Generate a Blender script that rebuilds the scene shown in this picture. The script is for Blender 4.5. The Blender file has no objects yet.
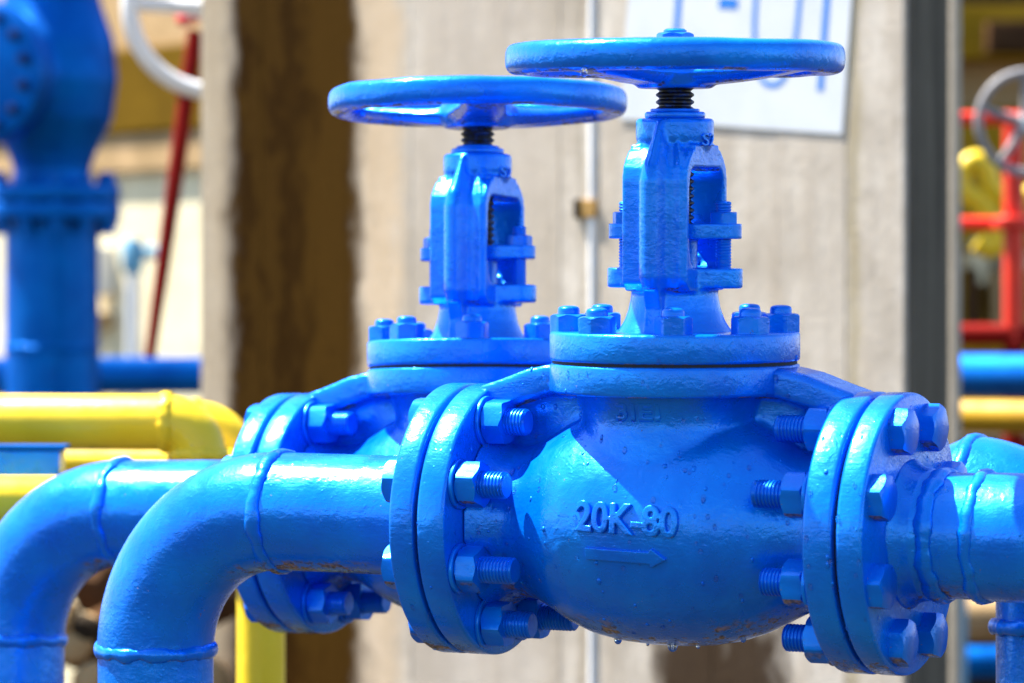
import bpy, bmesh, math, random
from mathutils import Vector, Matrix, noise
from mathutils.bvhtree import BVHTree
R = math.radians
random.seed(7)
scn = bpy.context.scene
COL = scn.collection

# ---------------------------------------------------------------- camera, light, exposure
F = 4200.0                      # focal length in pixels (1024 wide)
EYE = 1.5
cam = bpy.data.cameras.new('camera')
cam.sensor_width = 36.0
cam.lens = F / 1024 * 36.0
cam.clip_end = 2000
cam.dof.use_dof = True
cam.dof.focus_distance = 3.05
cam.dof.aperture_fstop = 7.8
co = bpy.data.objects.new('camera', cam)
COL.objects.link(co)
co.location = (0, 0, EYE)
co.rotation_euler = (R(90), 0, 0)
scn.camera = co

SUN = Vector((-0.44, 0.18, 0.88)).normalized()     # direction towards the sun
elev = math.asin(SUN.z)
azim = math.atan2(SUN.x, SUN.y)
w = bpy.data.worlds.new('World'); scn.world = w; w.use_nodes = True
nt = w.node_tree
bg = nt.nodes['Background']
sky = nt.nodes.new('ShaderNodeTexSky')
sky.sky_type = 'NISHITA'; sky.sun_disc = False
sky.sun_elevation = elev; sky.sun_rotation = azim
sky.dust_density = 0.5; sky.air_density = 1.0; sky.ozone_density = 1.0
nt.links.new(sky.outputs[0], bg.inputs[0])
bg.inputs[1].default_value = 0.075
sl = bpy.data.lights.new('sun', 'SUN'); sl.energy = 5.0; sl.angle = R(0.6); sl.color = (1, .96, .88)
so = bpy.data.objects.new('sun', sl); COL.objects.link(so)
so.rotation_euler = (-SUN).to_track_quat('-Z', 'Y').to_euler()
scn.view_settings.view_transform = 'Standard'
scn.view_settings.look = 'None'
scn.view_settings.exposure = 2.0
scn.view_settings.gamma = 1.0
scn.render.film_transparent = False
try:
    scn.cycles.max_bounces = 8
except Exception:
    pass

def P(px, py, d):
    """a picture position at depth d, as a point of the place"""
    return Vector(((px - 512) / F * d, d, EYE - (py - 341) / F * d))

# ---------------------------------------------------------------- materials
class NT:
    def __init__(s, name):
        s.m = bpy.data.materials.new(name); s.m.use_nodes = True
        s.t = s.m.node_tree; s.b = s.t.nodes['Principled BSDF']
        s.tc = s.n('ShaderNodeTexCoord')
    def n(s, kind, **kw):
        x = s.t.nodes.new(kind)
        for k, v in kw.items():
            if k.startswith('i_'):
                x.inputs[k[2:].replace('_', ' ')].default_value = v
            else: setattr(x, k, v)
        return x
    def l(s, a, b): s.t.links.new(a, b)
    def coord(s, scale=(1, 1, 1), out='Object', rot=(0, 0, 0)):
        mp = s.n('ShaderNodeMapping'); mp.inputs['Scale'].default_value = scale
        mp.inputs['Rotation'].default_value = rot
        s.l(s.tc.outputs[out], mp.inputs['Vector']); return mp.outputs[0]
    def noise(s, scale, detail=3, rough=.55, vec=None, dist=0):
        x = s.n('ShaderNodeTexNoise'); x.inputs['Scale'].default_value = scale
        x.inputs['Detail'].default_value = detail; x.inputs['Roughness'].default_value = rough
        x.inputs['Distortion'].default_value = dist
        s.l(vec if vec else s.coord(), x.inputs['Vector']); return x.outputs[0]
    def ramp(s, fac, stops):
        r = s.n('ShaderNodeValToRGB'); e = r.color_ramp.elements
        while len(e) < len(stops): e.new(0.5)
        for i, (p, c) in enumerate(stops):
            e[i].position = p
            e[i].color = (c, c, c, 1) if not isinstance(c, tuple) else (*c, 1)
        s.l(fac, r.inputs[0]); return r.outputs[0]
    def mul(s, a, b, op='MULTIPLY'):
        x = s.n('ShaderNodeMath', operation=op)
        for i, v in enumerate((a, b)):
            if isinstance(v, (int, float)): x.inputs[i].default_value = v
            else: s.l(v, x.inputs[i])
        return x.outputs[0]
    def mix(s, fac, a, b):
        x = s.n('ShaderNodeMix', data_type='RGBA')
        if isinstance(fac, (int, float)): x.inputs[0].default_value = fac
        else: s.l(fac, x.inputs[0])
        for i, v in ((6, a), (7, b)):
            if isinstance(v, tuple): x.inputs[i].default_value = (*v, 1)
            else: s.l(v, x.inputs[i])
        return x.outputs[2]
    def bump(s, h, strength, dist, prev=None):
        x = s.n('ShaderNodeBump'); x.inputs['Strength'].default_value = strength
        x.inputs['Distance'].default_value = dist
        s.l(h, x.inputs['Height'])
        if prev: s.l(prev, x.inputs['Normal'])
        return x.outputs[0]

def paint(name, col, col2, rough=.22, rust=.5, bump=1.0, coat=.5, wear=(.55, .30, .04), under=-.72, chips=.845, spec=.3, tint=None, metal=0):
    """thick glossy brushed paint over cast iron, worn through here and there and where water hangs"""
    k = NT(name)
    base = k.mix(k.ramp(k.noise(14, 4), [(.35, 0.), (.65, 1.)]), col, col2)
    geo = k.n('ShaderNodeNewGeometry'); sep = k.n('ShaderNodeSeparateXYZ'); k.l(geo.outputs['Normal'], sep.inputs[0])
    mr = k.n('ShaderNodeMapRange'); k.l(sep.outputs[2], mr.inputs[0])
    mr.inputs[1].default_value = under; mr.inputs[2].default_value = -1.0
    mr.inputs[3].default_value = 0; mr.inputs[4].default_value = 1; mr.clamp = True
    n1 = k.noise(150, 5, .7); n2 = k.noise(30, 3, .6)
    und = k.mul(k.ramp(k.mul(k.mul(n1, n2, 'ADD'), .5), [(.515, 0.), (.545, 1.)]), k.ramp(mr.outputs[0], [(.05, 0.), (.5, 1.)]))
    spots = k.ramp(k.mul(k.noise(230, 4, .75), k.mul(k.noise(22, 2), .25), 'ADD'), [(chips, 0.), (chips + .015, 1.)])
    msk = k.mul(k.mul(und, spots, 'MAXIMUM'), rust)
    rc = k.mix(k.ramp(k.noise(300, 4, .7), [(.4, 0.), (.62, 1.)]), wear, (.03, .02, .015))
    k.l(k.mix(msk, base, rc), k.b.inputs['Base Color'])
    rr = k.mix(k.ramp(k.noise(40, 4), [(.35, 0.), (.7, 1.)]), (rough, rough, rough), (rough + .2,) * 3)
    k.l(k.mix(msk, rr, (.75, .75, .75)), k.b.inputs['Roughness'])
    k.b.inputs['Coat Weight'].default_value = coat
    k.b.inputs['Coat Roughness'].default_value = .05; k.b.inputs['Specular IOR Level'].default_value = spec
    k.b.inputs['Metallic'].default_value = metal
    if tint: k.b.inputs['Specular Tint'].default_value = (*tint, 1)
    h0 = k.noise(34, 3, .5)
    h1 = k.noise(110, 4, .6, dist=.6)
    h2 = k.noise(1, 5, .6, vec=k.coord((90, 420, 420), rot=(.2, .35, .5)))
    v = k.n('ShaderNodeTexVoronoi', feature='SMOOTH_F1'); v.inputs['Scale'].default_value = 160
    k.l(k.coord(), v.inputs['Vector'])
    dots = k.ramp(v.outputs[0], [(.0, 1.), (.16, 0.)])
    b = k.bump(h0, .13 * bump, .007)
    b = k.bump(h1, .24 * bump, .0024, b)
    b = k.bump(h2, .20 * bump, .0011, b)
    b = k.bump(dots, .3 * bump, .0007, b)
    b = k.bump(msk, .5, .0008, b)
    k.l(b, k.b.inputs['Normal'])
    k.l(b, k.b.inputs['Coat Normal'])
    return k.m

M = {}
M['blue'] = paint('blue_paint', (.0, .15, .76), (.0, .24, .90), rough=.22, rust=.9, spec=.5, tint=(.1, .5, 1), metal=.42, coat=.42)
M['blue_bolt'] = paint('blue_bolt_paint', (.0, .13, .72), (.0, .22, .86), rough=.27, rust=.8, chips=.825, bump=.6, spec=.5, tint=(.1, .5, 1), metal=.4, coat=.3)
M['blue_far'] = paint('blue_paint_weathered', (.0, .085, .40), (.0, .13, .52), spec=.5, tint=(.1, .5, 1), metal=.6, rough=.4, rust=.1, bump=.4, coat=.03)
M['blue_dark'] = paint('navy_paint', (.0, .02, .12), (.0, .03, .16), rough=.5, rust=.1, bump=.4, coat=.03)
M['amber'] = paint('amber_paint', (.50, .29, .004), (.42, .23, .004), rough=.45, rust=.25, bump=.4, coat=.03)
M['yellow'] = paint('yellow_paint', (.85, .60, .02), (.80, .54, .012), rough=.35, rust=.25, bump=.5, coat=.2, wear=(.3, .16, .03))
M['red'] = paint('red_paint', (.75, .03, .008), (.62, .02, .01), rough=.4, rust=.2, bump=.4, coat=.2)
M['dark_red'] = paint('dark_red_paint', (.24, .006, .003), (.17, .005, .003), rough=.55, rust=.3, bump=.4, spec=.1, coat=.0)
M['white'] = paint('white_paint', (.8, .8, .8), (.72, .73, .74), rough=.45, rust=.2, bump=.4, coat=.1)
M['grey'] = paint('grey_paint', (.30, .29, .30), (.24, .23, .24), rough=.5, rust=.3, bump=.4, coat=.1)
M['pale_blue'] = paint('pale_blue_paint', (.16, .42, .60), (.14, .36, .52), rough=.5, rust=.2, bump=.4, coat=.1)

k = NT('greased_steel')
k.l(k.mix(k.ramp(k.noise(160, 4, .7), [(.5, 0.), (.62, 1.)]), (.012, .012, .014), (.01, .05, .2)), k.b.inputs['Base Color'])
k.b.inputs['Metallic'].default_value = .4
k.l(k.ramp(k.noise(120, 3), [(.3, .25), (.7, .55)]), k.b.inputs['Roughness'])
k.l(k.bump(k.noise(400, 4), .6, .001), k.b.inputs['Normal'])
M['grease'] = k.m
k = NT('gasket'); k.b.inputs['Base Color'].default_value = (.012, .014, .02, 1); k.b.inputs['Roughness'].default_value = .8
M['gasket'] = k.m
k = NT('water')
k.b.inputs['Base Color'].default_value = (.8, .93, 1, 1); k.b.inputs['Transmission Weight'].default_value = 1
k.b.inputs['IOR'].default_value = 1.33; k.b.inputs['Roughness'].default_value = .0
M['water'] = k.m
k = NT('brass_clip')
k.b.inputs['Base Color'].default_value = (.45, .26, .08, 1); k.b.inputs['Metallic'].default_value = .6; k.b.inputs['Roughness'].default_value = .5
M['clip'] = k.m

def concrete(name, base=(.52, .46, .38), base2=(.40, .34, .26), stain=None, streak=(30, 30, 2.2), stain2=None, edge=True):
    k = NT(name)
    n = k.noise(1, 5, .6, vec=k.coord(streak))
    c = k.mix(k.ramp(n, [(.35, 0.), (.68, 1.)]), base, base2)
    c = k.mix(k.mul(k.ramp(k.noise(9, 5, .65), [(.45, 0.), (.7, 1.)]), .7), c, tuple(v * .68 for v in base2))
    c = k.mix(k.mul(k.ramp(k.noise(28, 6, .75), [(.46, 0.), (.66, 1.)]), .5), c, tuple(v * .8 for v in base2))
    c = k.mix(k.mul(k.ramp(k.noise(1, 4, .6, vec=k.coord((streak[0] * .42, streak[1] * .42, streak[2] * .25))), [(.42, 0.), (.64, 1.)]), .45), c, tuple(v * .82 for v in base2))
    c = k.mix(k.mul(k.ramp(k.noise(90, 3, .7), [(.62, 0.), (.74, 1.)]), .55), c, tuple(v * .45 for v in base2))
    sep = k.n('ShaderNodeSeparateXYZ'); k.l(k.tc.outputs['Object'], sep.inputs[0])
    def band(c, x0, x1, soft, col, wob, amt=1.0, zlim=None):
        nn = k.mul(k.mul(k.noise(1, 5, .6, vec=k.coord((26, 26, 13))), .5, 'SUBTRACT'), wob)
        x = k.mul(sep.outputs[0], nn, 'ADD')
        a = k.n('ShaderNodeMapRange', interpolation_type='SMOOTHSTEP'); k.l(x, a.inputs[0]); a.inputs[1].default_value = x0; a.inputs[2].default_value = x0 + soft
        b = k.n('ShaderNodeMapRange', interpolation_type='SMOOTHSTEP'); k.l(x, b.inputs[0]); b.inputs[1].default_value = x1; b.inputs[2].default_value = x1 - soft
        m = k.mul(a.outputs[0], b.outputs[0])
        if zlim:
            z = k.n('ShaderNodeMapRange', interpolation_type='SMOOTHSTEP'); k.l(k.mul(sep.outputs[2], k.mul(nn, 1.5), 'ADD'), z.inputs[0])
            z.inputs[1].default_value = zlim + .03; z.inputs[2].default_value = zlim - .03
            m = k.mul(m, z.outputs[0])
        return k.mix(k.mul(m, amt), c, col)
    for s in (stain or []):
        c = band(c, *s)
    k.l(c, k.b.inputs['Base Color'])
    k.b.inputs['Roughness'].default_value = .85; k.b.inputs['Specular IOR Level'].default_value = .04
    b = k.bump(k.noise(1, 5, .6, vec=k.coord(streak)), .35, .004)
    b = k.bump(k.noise(120, 5, .7), .5, .002, b)
    k.l(b, k.b.inputs['Normal'])
    return k.m

M['ground'] = concrete('concrete_ground', (.055, .047, .036), (.035, .028, .02), streak=(1.5, 1.5, 1.5))
M['cream'] = concrete('cream_wall', (.85, .76, .52), (.72, .62, .40), streak=(2, 2, .8))
M['olive'] = concrete('olive_beam', (.42, .245, .018), (.33, .19, .012), streak=(2, 2, .8))
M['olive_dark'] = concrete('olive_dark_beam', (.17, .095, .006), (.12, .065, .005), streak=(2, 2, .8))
M['tan'] = concrete('tan_wall', (.52, .35, .19), (.40, .27, .13), streak=(2, 2, .8))
M['brown'] = concrete('brown_rust', (.12, .06, .025), (.06, .03, .015), streak=(8, 8, 8))
M['dark'] = concrete('dark_soil', (.06, .045, .03), (.03, .022, .015), streak=(8, 8, 8))
M['shade_dark'] = concrete('weathered_shade', (.07, .062, .05), (.16, .14, .11), streak=(40, 40, 2.5))  # weathered grey-brown, kept dark to carry the shade of the wall end
M['pale_conc'] = concrete('pale_concrete', (.55, .50, .42), (.46, .40, .32))

# ---------------------------------------------------------------- mesh helpers
def finish(bm, name, smooth=38):
    me = bpy.data.meshes.new(name)
    bmesh.ops.recalc_face_normals(bm, faces=bm.faces[:])
    fl = bm.faces.layers.int.get('flat')
    sm = [not (fl and f[fl]) for f in bm.faces]
    for f in bm.faces: f.smooth = True
    bm.to_mesh(me); bm.free()
    if smooth is not None:
        me.set_sharp_from_angle(angle=R(smooth))
    if not all(sm): me.polygons.foreach_set('use_smooth', sm)
    return me

def obj(name, me, mat=None, parent=None, loc=None, rot=None, label=None, cat=None, kind=None, group=None):
    if isinstance(me, bmesh.types.BMesh): me = finish(me, name)
    o = bpy.data.objects.new(name, me); COL.objects.link(o)
    if mat and me is not None and not me.materials: me.materials.append(M[mat] if isinstance(mat, str) else mat)
    if parent: o.parent = parent
    if loc is not None: o.location = loc
    if rot is not None:
        if isinstance(rot, Matrix): o.rotation_euler = rot.to_euler()
        else: o.rotation_euler = rot
    for kk, v in (('label', label), ('category', cat), ('kind', kind), ('group', group)):
        if v: o[kk] = v
    return o

def thing(name, label, cat, loc=(0, 0, 0), rot=None, group=None):
    return obj(name, None, None, None, loc, rot, label, cat, None, group)

def lathe(bm, prof, seg=64, mat=Matrix.Identity(4)):
    """prof: list of (r, z), r=0 closes"""
    rings = []
    for r, z in prof:
        if r < 1e-7: rings.append([bm.verts.new(mat @ Vector((0, 0, z)))])
        else: rings.append([bm.verts.new(mat @ Vector((r * math.cos(2 * math.pi * i / seg), r * math.sin(2 * math.pi * i / seg), z))) for i in range(seg)])
    for a, b in zip(rings, rings[1:]):
        for i in range(seg):
            j = (i + 1) % seg
            if len(a) == 1 and len(b) == 1: continue
            if len(a) == 1: bm.faces.new((a[0], b[j], b[i]))
            elif len(b) == 1: bm.faces.new((a[i], a[j], b[0]))
            else: bm.faces.new((a[i], a[j], b[j], b[i]))
    if len(rings[0]) > 1 and len(rings[-1]) > 1 and (prof[0] == prof[-1]):
        pass
    return bm

def disc(r0, r1, z0, z1, bev=.002, seg=96, steps=3):
    """closed profile ring/disc from z0 to z1 with rounded edges"""
    p = [(r0, z0)]
    for i in range(steps + 1):
        a = math.pi / 2 * i / steps
        p.append((r1 - bev + bev * math.sin(a), z0 + bev - bev * math.cos(a)))
    for i in range(steps + 1):
        a = math.pi / 2 * i / steps
        p.append((r1 - bev + bev * math.cos(a), z1 - bev + bev * math.sin(a)))
    p.append((r0, z1))
    return p

XAX = Matrix(((0, 0, 1, 0), (0, 1, 0, 0), (-1, 0, 0, 0), (0, 0, 0, 1)))     # lathe axis z -> x

def box(bm, c, s, rot=None, bev=0):
    m = Matrix.Translation(c)
    if rot is not None: m = m @ rot.to_4x4()
    fl = bm.faces.layers.int.get('flat') or bm.faces.layers.int.new('flat')
    r = bmesh.ops.create_cube(bm, size=1, matrix=m @ Matrix.Diagonal((*s, 1)))
    if bev:
        es = {e for v in r['verts'] for e in v.link_edges}
        bmesh.ops.bevel(bm, geom=list(es), offset=bev, segments=2, affect='EDGES', profile=.6)
    lim = min(s[0] * s[1], s[1] * s[2], s[0] * s[2]) * .3
    for f in bm.faces:
        if f.calc_area() > lim: f[fl] = 1
    return bm

def prism(bm, pts, axis, a0, a1):
    """closed polygon pts (2d) extruded along axis ('x','y','z')"""
    def mk(p, a):
        u, v = p
        return {'x': (a, u, v), 'y': (u, a, v), 'z': (u, v, a)}[axis]
    A = [bm.verts.new(mk(p, a0)) for p in pts]; B = [bm.verts.new(mk(p, a1)) for p in pts]
    bm.faces.new(A); bm.faces.new(B[::-1])
    for i in range(len(pts)):
        j = (i + 1) % len(pts)
        bm.faces.new((A[j], A[i], B[i], B[j]))
    return bm

def frames(pts):
    out = []; up = None
    for i, p in enumerate(pts):
        d = (pts[min(i + 1, len(pts) - 1)] - pts[max(i - 1, 0)]).normalized()
        if up is None:
            up = Vector((0, 0, 1)) if abs(d.z) < .9 else Vector((0, 1, 0))
        s = d.cross(up).normalized(); up = s.cross(d).normalized()
        out.append((p, s, up, d))
    return out

def tube(bm, pts, r, seg=48, caps=True, sec=None):
    pts = [Vector(p) for p in pts]
    rs = r if isinstance(r, (list, tuple)) else [r] * len(pts)
    rings = []
    for (p, s, u, d), rr in zip(frames(pts), rs):
        if sec: rings.append([bm.verts.new(p + s * a * rr + u * b * rr) for a, b in sec])
        else: rings.append([bm.verts.new(p + (s * math.cos(2 * math.pi * i / seg) + u * math.sin(2 * math.pi * i / seg)) * rr) for i in range(seg)])
    n = len(rings[0])
    for a, b in zip(rings, rings[1:]):
        for i in range(n):
            j = (i + 1) % n
            bm.faces.new((a[i], a[j], b[j], b[i]))
    if caps:
        bm.faces.new(rings[0][::-1]); bm.faces.new(rings[-1])
    return bm

def arc(c, u, v, r, a0, a1, n=16):
    c, u, v = Vector(c), Vector(u), Vector(v)
    return [c + (u * math.cos(R(a0 + (a1 - a0) * i / n)) + v * math.sin(R(a0 + (a1 - a0) * i / n))) * r for i in range(n + 1)]

def bead(p, d, r, wdt=.0045, h=.0035, seed=0, seg=110):
    """an uneven welding bead round a pipe of radius r at p, pipe direction d"""
    bm = bmesh.new(); d = Vector(d).normalized()
    up = Vector((0, 0, 1)) if abs(d.z) < .9 else Vector((0, 1, 0))
    s = d.cross(up).normalized(); up = s.cross(d)
    rings = []
    for i in range(seg):
        a = 2 * math.pi * i / seg
        q = Vector((math.cos(a) * 3 + seed, math.sin(a) * 3, seed * 1.7))
        k1 = 1 + .35 * noise.noise(q * 1.3) + .22 * noise.noise(q * 5)
        sh = .0022 * noise.noise(q * 1.1 + Vector((9, 0, 0))) + .0005 * math.sin(i * 1.9) * noise.noise(q * 2)
        ring = []
        for j in range(10):
            b = 2 * math.pi * j / 10
            rr = r + h * k1 * math.cos(b) * (1 if math.cos(b) > 0 else .6)
            ring.append(bm.verts.new(Vector(p) + d * (sh + wdt * k1 * math.sin(b)) + (s * math.cos(a) + up * math.sin(a)) * rr))
        rings.append(ring)
    for i in range(seg):
        A, B = rings[i], rings[(i + 1) % seg]
        for j in range(10):
            bm.faces.new((A[j], A[(j + 1) % 10], B[(j + 1) % 10], B[j]))
    return finish(bm, 'weld_bead', None)

def fuse(bm, name, voxel=.002, it=6, fac=.5):
    """melt overlapping closed solids into one casting with rounded inner corners"""
    me = bpy.data.meshes.new('tmp'); bmesh.ops.recalc_face_normals(bm, faces=bm.faces[:]); bm.to_mesh(me); bm.free()
    o = bpy.data.objects.new('tmp', me); COL.objects.link(o)
    r = o.modifiers.new('r', 'REMESH'); r.mode = 'VOXEL'; r.voxel_size = voxel; r.use_smooth_shade = True
    s = o.modifiers.new('s', 'SMOOTH'); s.factor = fac; s.iterations = it
    dg = bpy.context.evaluated_depsgraph_get(); dg.update()
    out = bpy.data.meshes.new_from_object(o.evaluated_get(dg)); out.name = name
    bpy.data.objects.remove(o); bpy.data.meshes.remove(me)
    for p in out.polygons: p.use_smooth = True
    return out

def bvh_of(me):
    return BVHTree.FromPolygons([v.co.copy() for v in me.vertices], [tuple(p.vertices) for p in me.polygons])

def hexnut(bm, af, h, z0=0, seg=8, hole=0, rot=0, under=True):
    """hexagon prism with rounded (chamfered) corners, built round z"""
    n = 6 * seg; top = []; bot = []; it_ = []; ib = []
    r0 = af / 2
    for i in range(n):
        a = 2 * math.pi * i / n + rot
        la = ((2 * math.pi * i / n) % (math.pi / 3)) - math.pi / 6
        r = r0 / math.cos(la)
        r = min(r, r0 * 1.12)
        dz = max(0, (r - r0 * .97)) * .95
        c, s_ = math.cos(a), math.sin(a)
        top.append(bm.verts.new((r * c, r * s_, z0 + h - dz))); it_.append(bm.verts.new((r0 * .88 * c, r0 * .88 * s_, z0 + h)))
        bot.append(bm.verts.new((r * c, r * s_, z0 + (dz if under else 0))))
    for i in range(n):
        j = (i + 1) % n
        bm.faces.new((bot[i], bot[j], top[j], top[i])); bm.faces.new((top[i], top[j], it_[j], it_[i]))
    bm.faces.new(it_); bm.faces.new(bot[::-1])
    return bm

def thread_prof(r, z0, z1, pitch, depth, cap=True):
    p = [(0, z0), (r - depth, z0)]
    z = z0 + pitch * .5
    while z < z1 - pitch * .6:
        p += [(r, z - pitch * .12), (r, z + pitch * .12), (r - depth, z + pitch * .42), (r - depth, z + pitch * .58)]
        z += pitch
    p += [(r - depth * .2, z1 - .0012), (r - .0012 - depth * .3, z1), (0, z1)]
    return p

# ---------------------------------------------------------------- shared meshes of the valve
FL, FR, FT, GAP, FTP = .1595, .100, .022, .003, .0195      # half length, flange radius, flange thickness, gap
TH = R(25.5)

def make_body_mesh():
    bm = bmesh.new()
    prof = [(0, -.137), (.070, -.137), (.0640, -.131), (.0585, -.122), (.0565, -.112), (.0585, -.101), (.0655, -.088), (.0745, -.072), (.0810, -.055), (.0850, -.034),
            (.0868, -.010), (.0868, .010), (.0855, .032), (.082, .053), (.0755, .072), (.067, .089), (.0595, .104), (.0568, .114), (.0585, .123), (.064, .131), (.070, .137), (0, .137)]
    lathe(bm, prof, 72, XAX)
    lathe(bm, [(0, 0), (.080, 0), (.0775, .020), (.0735, .045), (.0695, .062), (.067, .075), (.0675, .085), (.071, .0935), (.074, .1), (0, .1)], 72)
    for s in (-1, 1):
        # bridge between the bonnet flange and the end flange, with a thin rib underneath
        prism(bm, [(s * .070, .1165), (s * .089, .1165), (s * .108, .1125), (s * .130, .1045), (s * .147, .0992), (s * .147, .085), (s * .137, .078), (s * .118, .086), (s * .09, .0945), (s * .070, .096)], 'y', -.024, .024)
        prism(bm, [(s * .05, .1), (s * .139, .09), (s * .139, .04), (s * .05, .04)], 'y', -.009, .009)
    return fuse(bm, 'body', .0022, 9)

body_me = make_body_mesh()
body_bvh = bvh_of(body_me)

def flange_mesh(x0, x1, r_in=.03):
    bm = bmesh.new(); lathe(bm, disc(r_in, FR, x0, x1, .0028, 128), 128, XAX)
    return finish(bm, 'flange', 40)

def make_bonnet_mesh():
    bm = bmesh.new()
    lathe(bm, [(0, .136), (.043, .136), (.0405, .142), (.0365, .148), (.0335, .156), (.0315, .166), (.031, .178), (.031, .187), (0, .187)], 48)
    # ears for the gland bolts
    pts = [(.0380 + .0140 * math.cos(a), .0140 * math.sin(a)) for a in [R(-90 + 15 * i) for i in range(13)]]
    pts += [(0, .023)] + [(-.0380 + .0140 * math.cos(a), .0140 * math.sin(a)) for a in [R(90 + 15 * i) for i in range(13)]] + [(0, -.023)]
    prism(bm, pts, 'z', .172, .1865)
    # window frame: arms, head
    for s in (-1, 1):
        prism(bm, [(s * .031, .170), (s * .0378, .176), (s * .0378, .250), (s * .0365, .258), (s * .0315, .2655), (s * .0265, .271), (s * .012, .274), (s * .012, .2590), (s * .022, .2590), (s * .0275, .2565), (s * .031, .250), (s * .0315, .240), (s * .0315, .20), (s * .029, .191), (s * .024, .1865), (s * .016, .1865), (s * .016, .170)], 'x', -.0252, .0252)
        # rounded outer skin and rib of the arm
        sec = [(-.0225, .033), (.0225, .033), (.0222, .0402), (.0190, .0392), (.0140, .0385), (.0108, .0402), (.0086, .0450), (.0066, .0500), (.0035, .0528), (-.0005, .0532), (-.0040, .0515), (-.0075, .0478), (-.0085, .0420), (-.0095, .0375), (-.0215, .0368)]
        zs = [(.172, -.003, .8), (.180, 0, 1), (.20, 0, 1), (.250, 0, 1), (.260, -.0035, .9), (.270, -.010, .75), (.281, -.017, .55), (.291, -.0225, .4)]
        rings = []
        for z, dy, sx in zs:
            rings.append([bm.verts.new((x * sx, s * (y + dy), z)) for x, y in sec])
        for A, B in zip(rings, rings[1:]):
            for i in range(len(sec)):
                j = (i + 1) % len(sec); bm.faces.new((A[i], A[j], B[j], B[i]))
        bm.faces.new(rings[0]); bm.faces.new(rings[-1][::-1])
        prism(bm, [(s * .025, .138), (s * .044, .138), (s * .0415, .146), (s * .0405, .158), (s * .044, .170), (s * .0495, .182), (s * .0495, .195), (s * .025, .195)], 'x', -.0065, .0065)
    box(bm, (0, 0, .267), (.0504, .044, .0162))
    lathe(bm, [(0, .262), (.019, .262), (.0250, .270), (.0282, .280), (.0282, .2925), (.0266, .2942), (0, .2942)], 48)
    return fuse(bm, 'bonnet', .0012, 8)

bonnet_me = make_bonnet_mesh()
bonnet_bvh = bvh_of(bonnet_me)

def make_wheel_mesh(spin):
    bm = bmesh.new()
    sec = []
    for i in range(20):
        a = 2 * math.pi * i / 20
        c, s_ = math.cos(a), math.sin(a)
        sec.append((.1135 + .0095 * math.copysign(abs(c) ** .75, c), .0114 * math.copysign(abs(s_) ** .7, s_)))
    n = 120; rings = []
    for i in range(n):
        a = 2 * math.pi * i / n
        q = Vector((math.cos(a) * 2 + spin, math.sin(a) * 2, spin))
        dz = .0007 * noise.noise(q * 1.5); dr = .0007 * noise.noise(q * 2.1 + Vector((5, 5, 5)))
        rings.append([bm.verts.new(((r + dr) * math.cos(a), (r + dr) * math.sin(a), z + dz)) for r, z in sec])
    for i in range(n):
        A, B = rings[i], rings[(i + 1) % n]
        for j in range(20): bm.faces.new((A[j], A[(j + 1) % 20], B[(j + 1) % 20], B[j]))
    lathe(bm, [(0, -.0215), (.0265, -.0215), (.029, -.019), (.031, -.012), (.028, .004), (.022, .0125), (0, .0125)], 48)
    for kk in range(3):
        a0 = spin + kk * 2 * math.pi / 3
        pts = []; rs = []
        for t in range(9):
            u = t / 8; r = .012 + .100 * u
            a = a0 + .10 * math.sin(u * math.pi)
            pts.append(Vector((r * math.cos(a), r * math.sin(a), -.011 + .010 * (u ** 2)))); rs.append(1 - .48 * u + .25 * max(0, u - .75) * 4 * .6)
        sc = [(-.0265, .000), (-.020, .007), (.020, .007), (.0265, .000), (.018, -.0085), (-.018, -.0085)]
        tube(bm, pts, rs, sec=sc)
    return fuse(bm, 'handwheel', .0019, 5)

def text_mesh(txt, size, width, place, thick=.0022, off=.0, voxel=.00045):
    """raised cast lettering following the surface under it"""
    cu = bpy.data.curves.new('t', 'FONT'); cu.body = txt; cu.size = size; cu.extrude = .5 * thick; cu.offset = off
    cu.resolution_u = 6
    o = bpy.data.objects.new('t', cu); COL.objects.link(o)
    dg = bpy.context.evaluated_depsgraph_get(); dg.update()
    me = bpy.data.meshes.new_from_object(o.evaluated_get(dg))
    bpy.data.objects.remove(o)
    xs = [v.co.x for v in me.vertices]; x0, x1 = min(xs), max(xs)
    k = width / (x1 - x0)
    bm = bmesh.new(); bm.from_mesh(me)
    bmesh.ops.remove_doubles(bm, verts=bm.verts[:], dist=1e-6)
    for v in bm.verts: v.co.x = (v.co.x - (x0 + x1) / 2) * k
    out = fuse(bm, 'lettering', voxel, 3)
    for v in out.vertices: v.co = place(v.co.x, v.co.y, v.co.z)
    return out

def body_place(cx, cz, slope=0):
    def f(u, v, h):
        z = cz + v + u * slope
        hit = body_bvh.ray_cast(Vector((cx + u, -.3, z)), Vector((0, 1, 0)))
        p = hit[0] if hit[0] else Vector((cx + u, -.08, z))
        nn = Vector((0, p.y, p.z * .9)).normalized()
        return p + nn * (h + .0004)
    return f

body_text = text_mesh('20K-80', .0285, .079, body_place(.0, .0005, -.03), .0062, .0010)

def arrow_mesh():
    bm = bmesh.new()
    prism(bm, [(-.031, -.0043), (.019, -.0040), (.019, -.0072), (.031, -.0005), (.0205, .0068), (.0185, .0040), (-.031, .0043)], 'z', -.0022, .0022)
    bmesh.ops.triangulate(bm, faces=bm.faces[:])
    out = fuse(bm, 'flow_arrow', .00055, 3)
    pl = body_place(-.001, -.0155, -.03)
    for v in out.vertices: v.co = pl(v.co.x, v.co.y, v.co.z)
    return out
arrow_me = arrow_mesh()
faint_text = text_mesh('3IEI', .0165, .034, body_place(.0, .078, 0), .0046, .0003, .0005)
for v in faint_text.vertices: v.co.y += .0006

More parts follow.
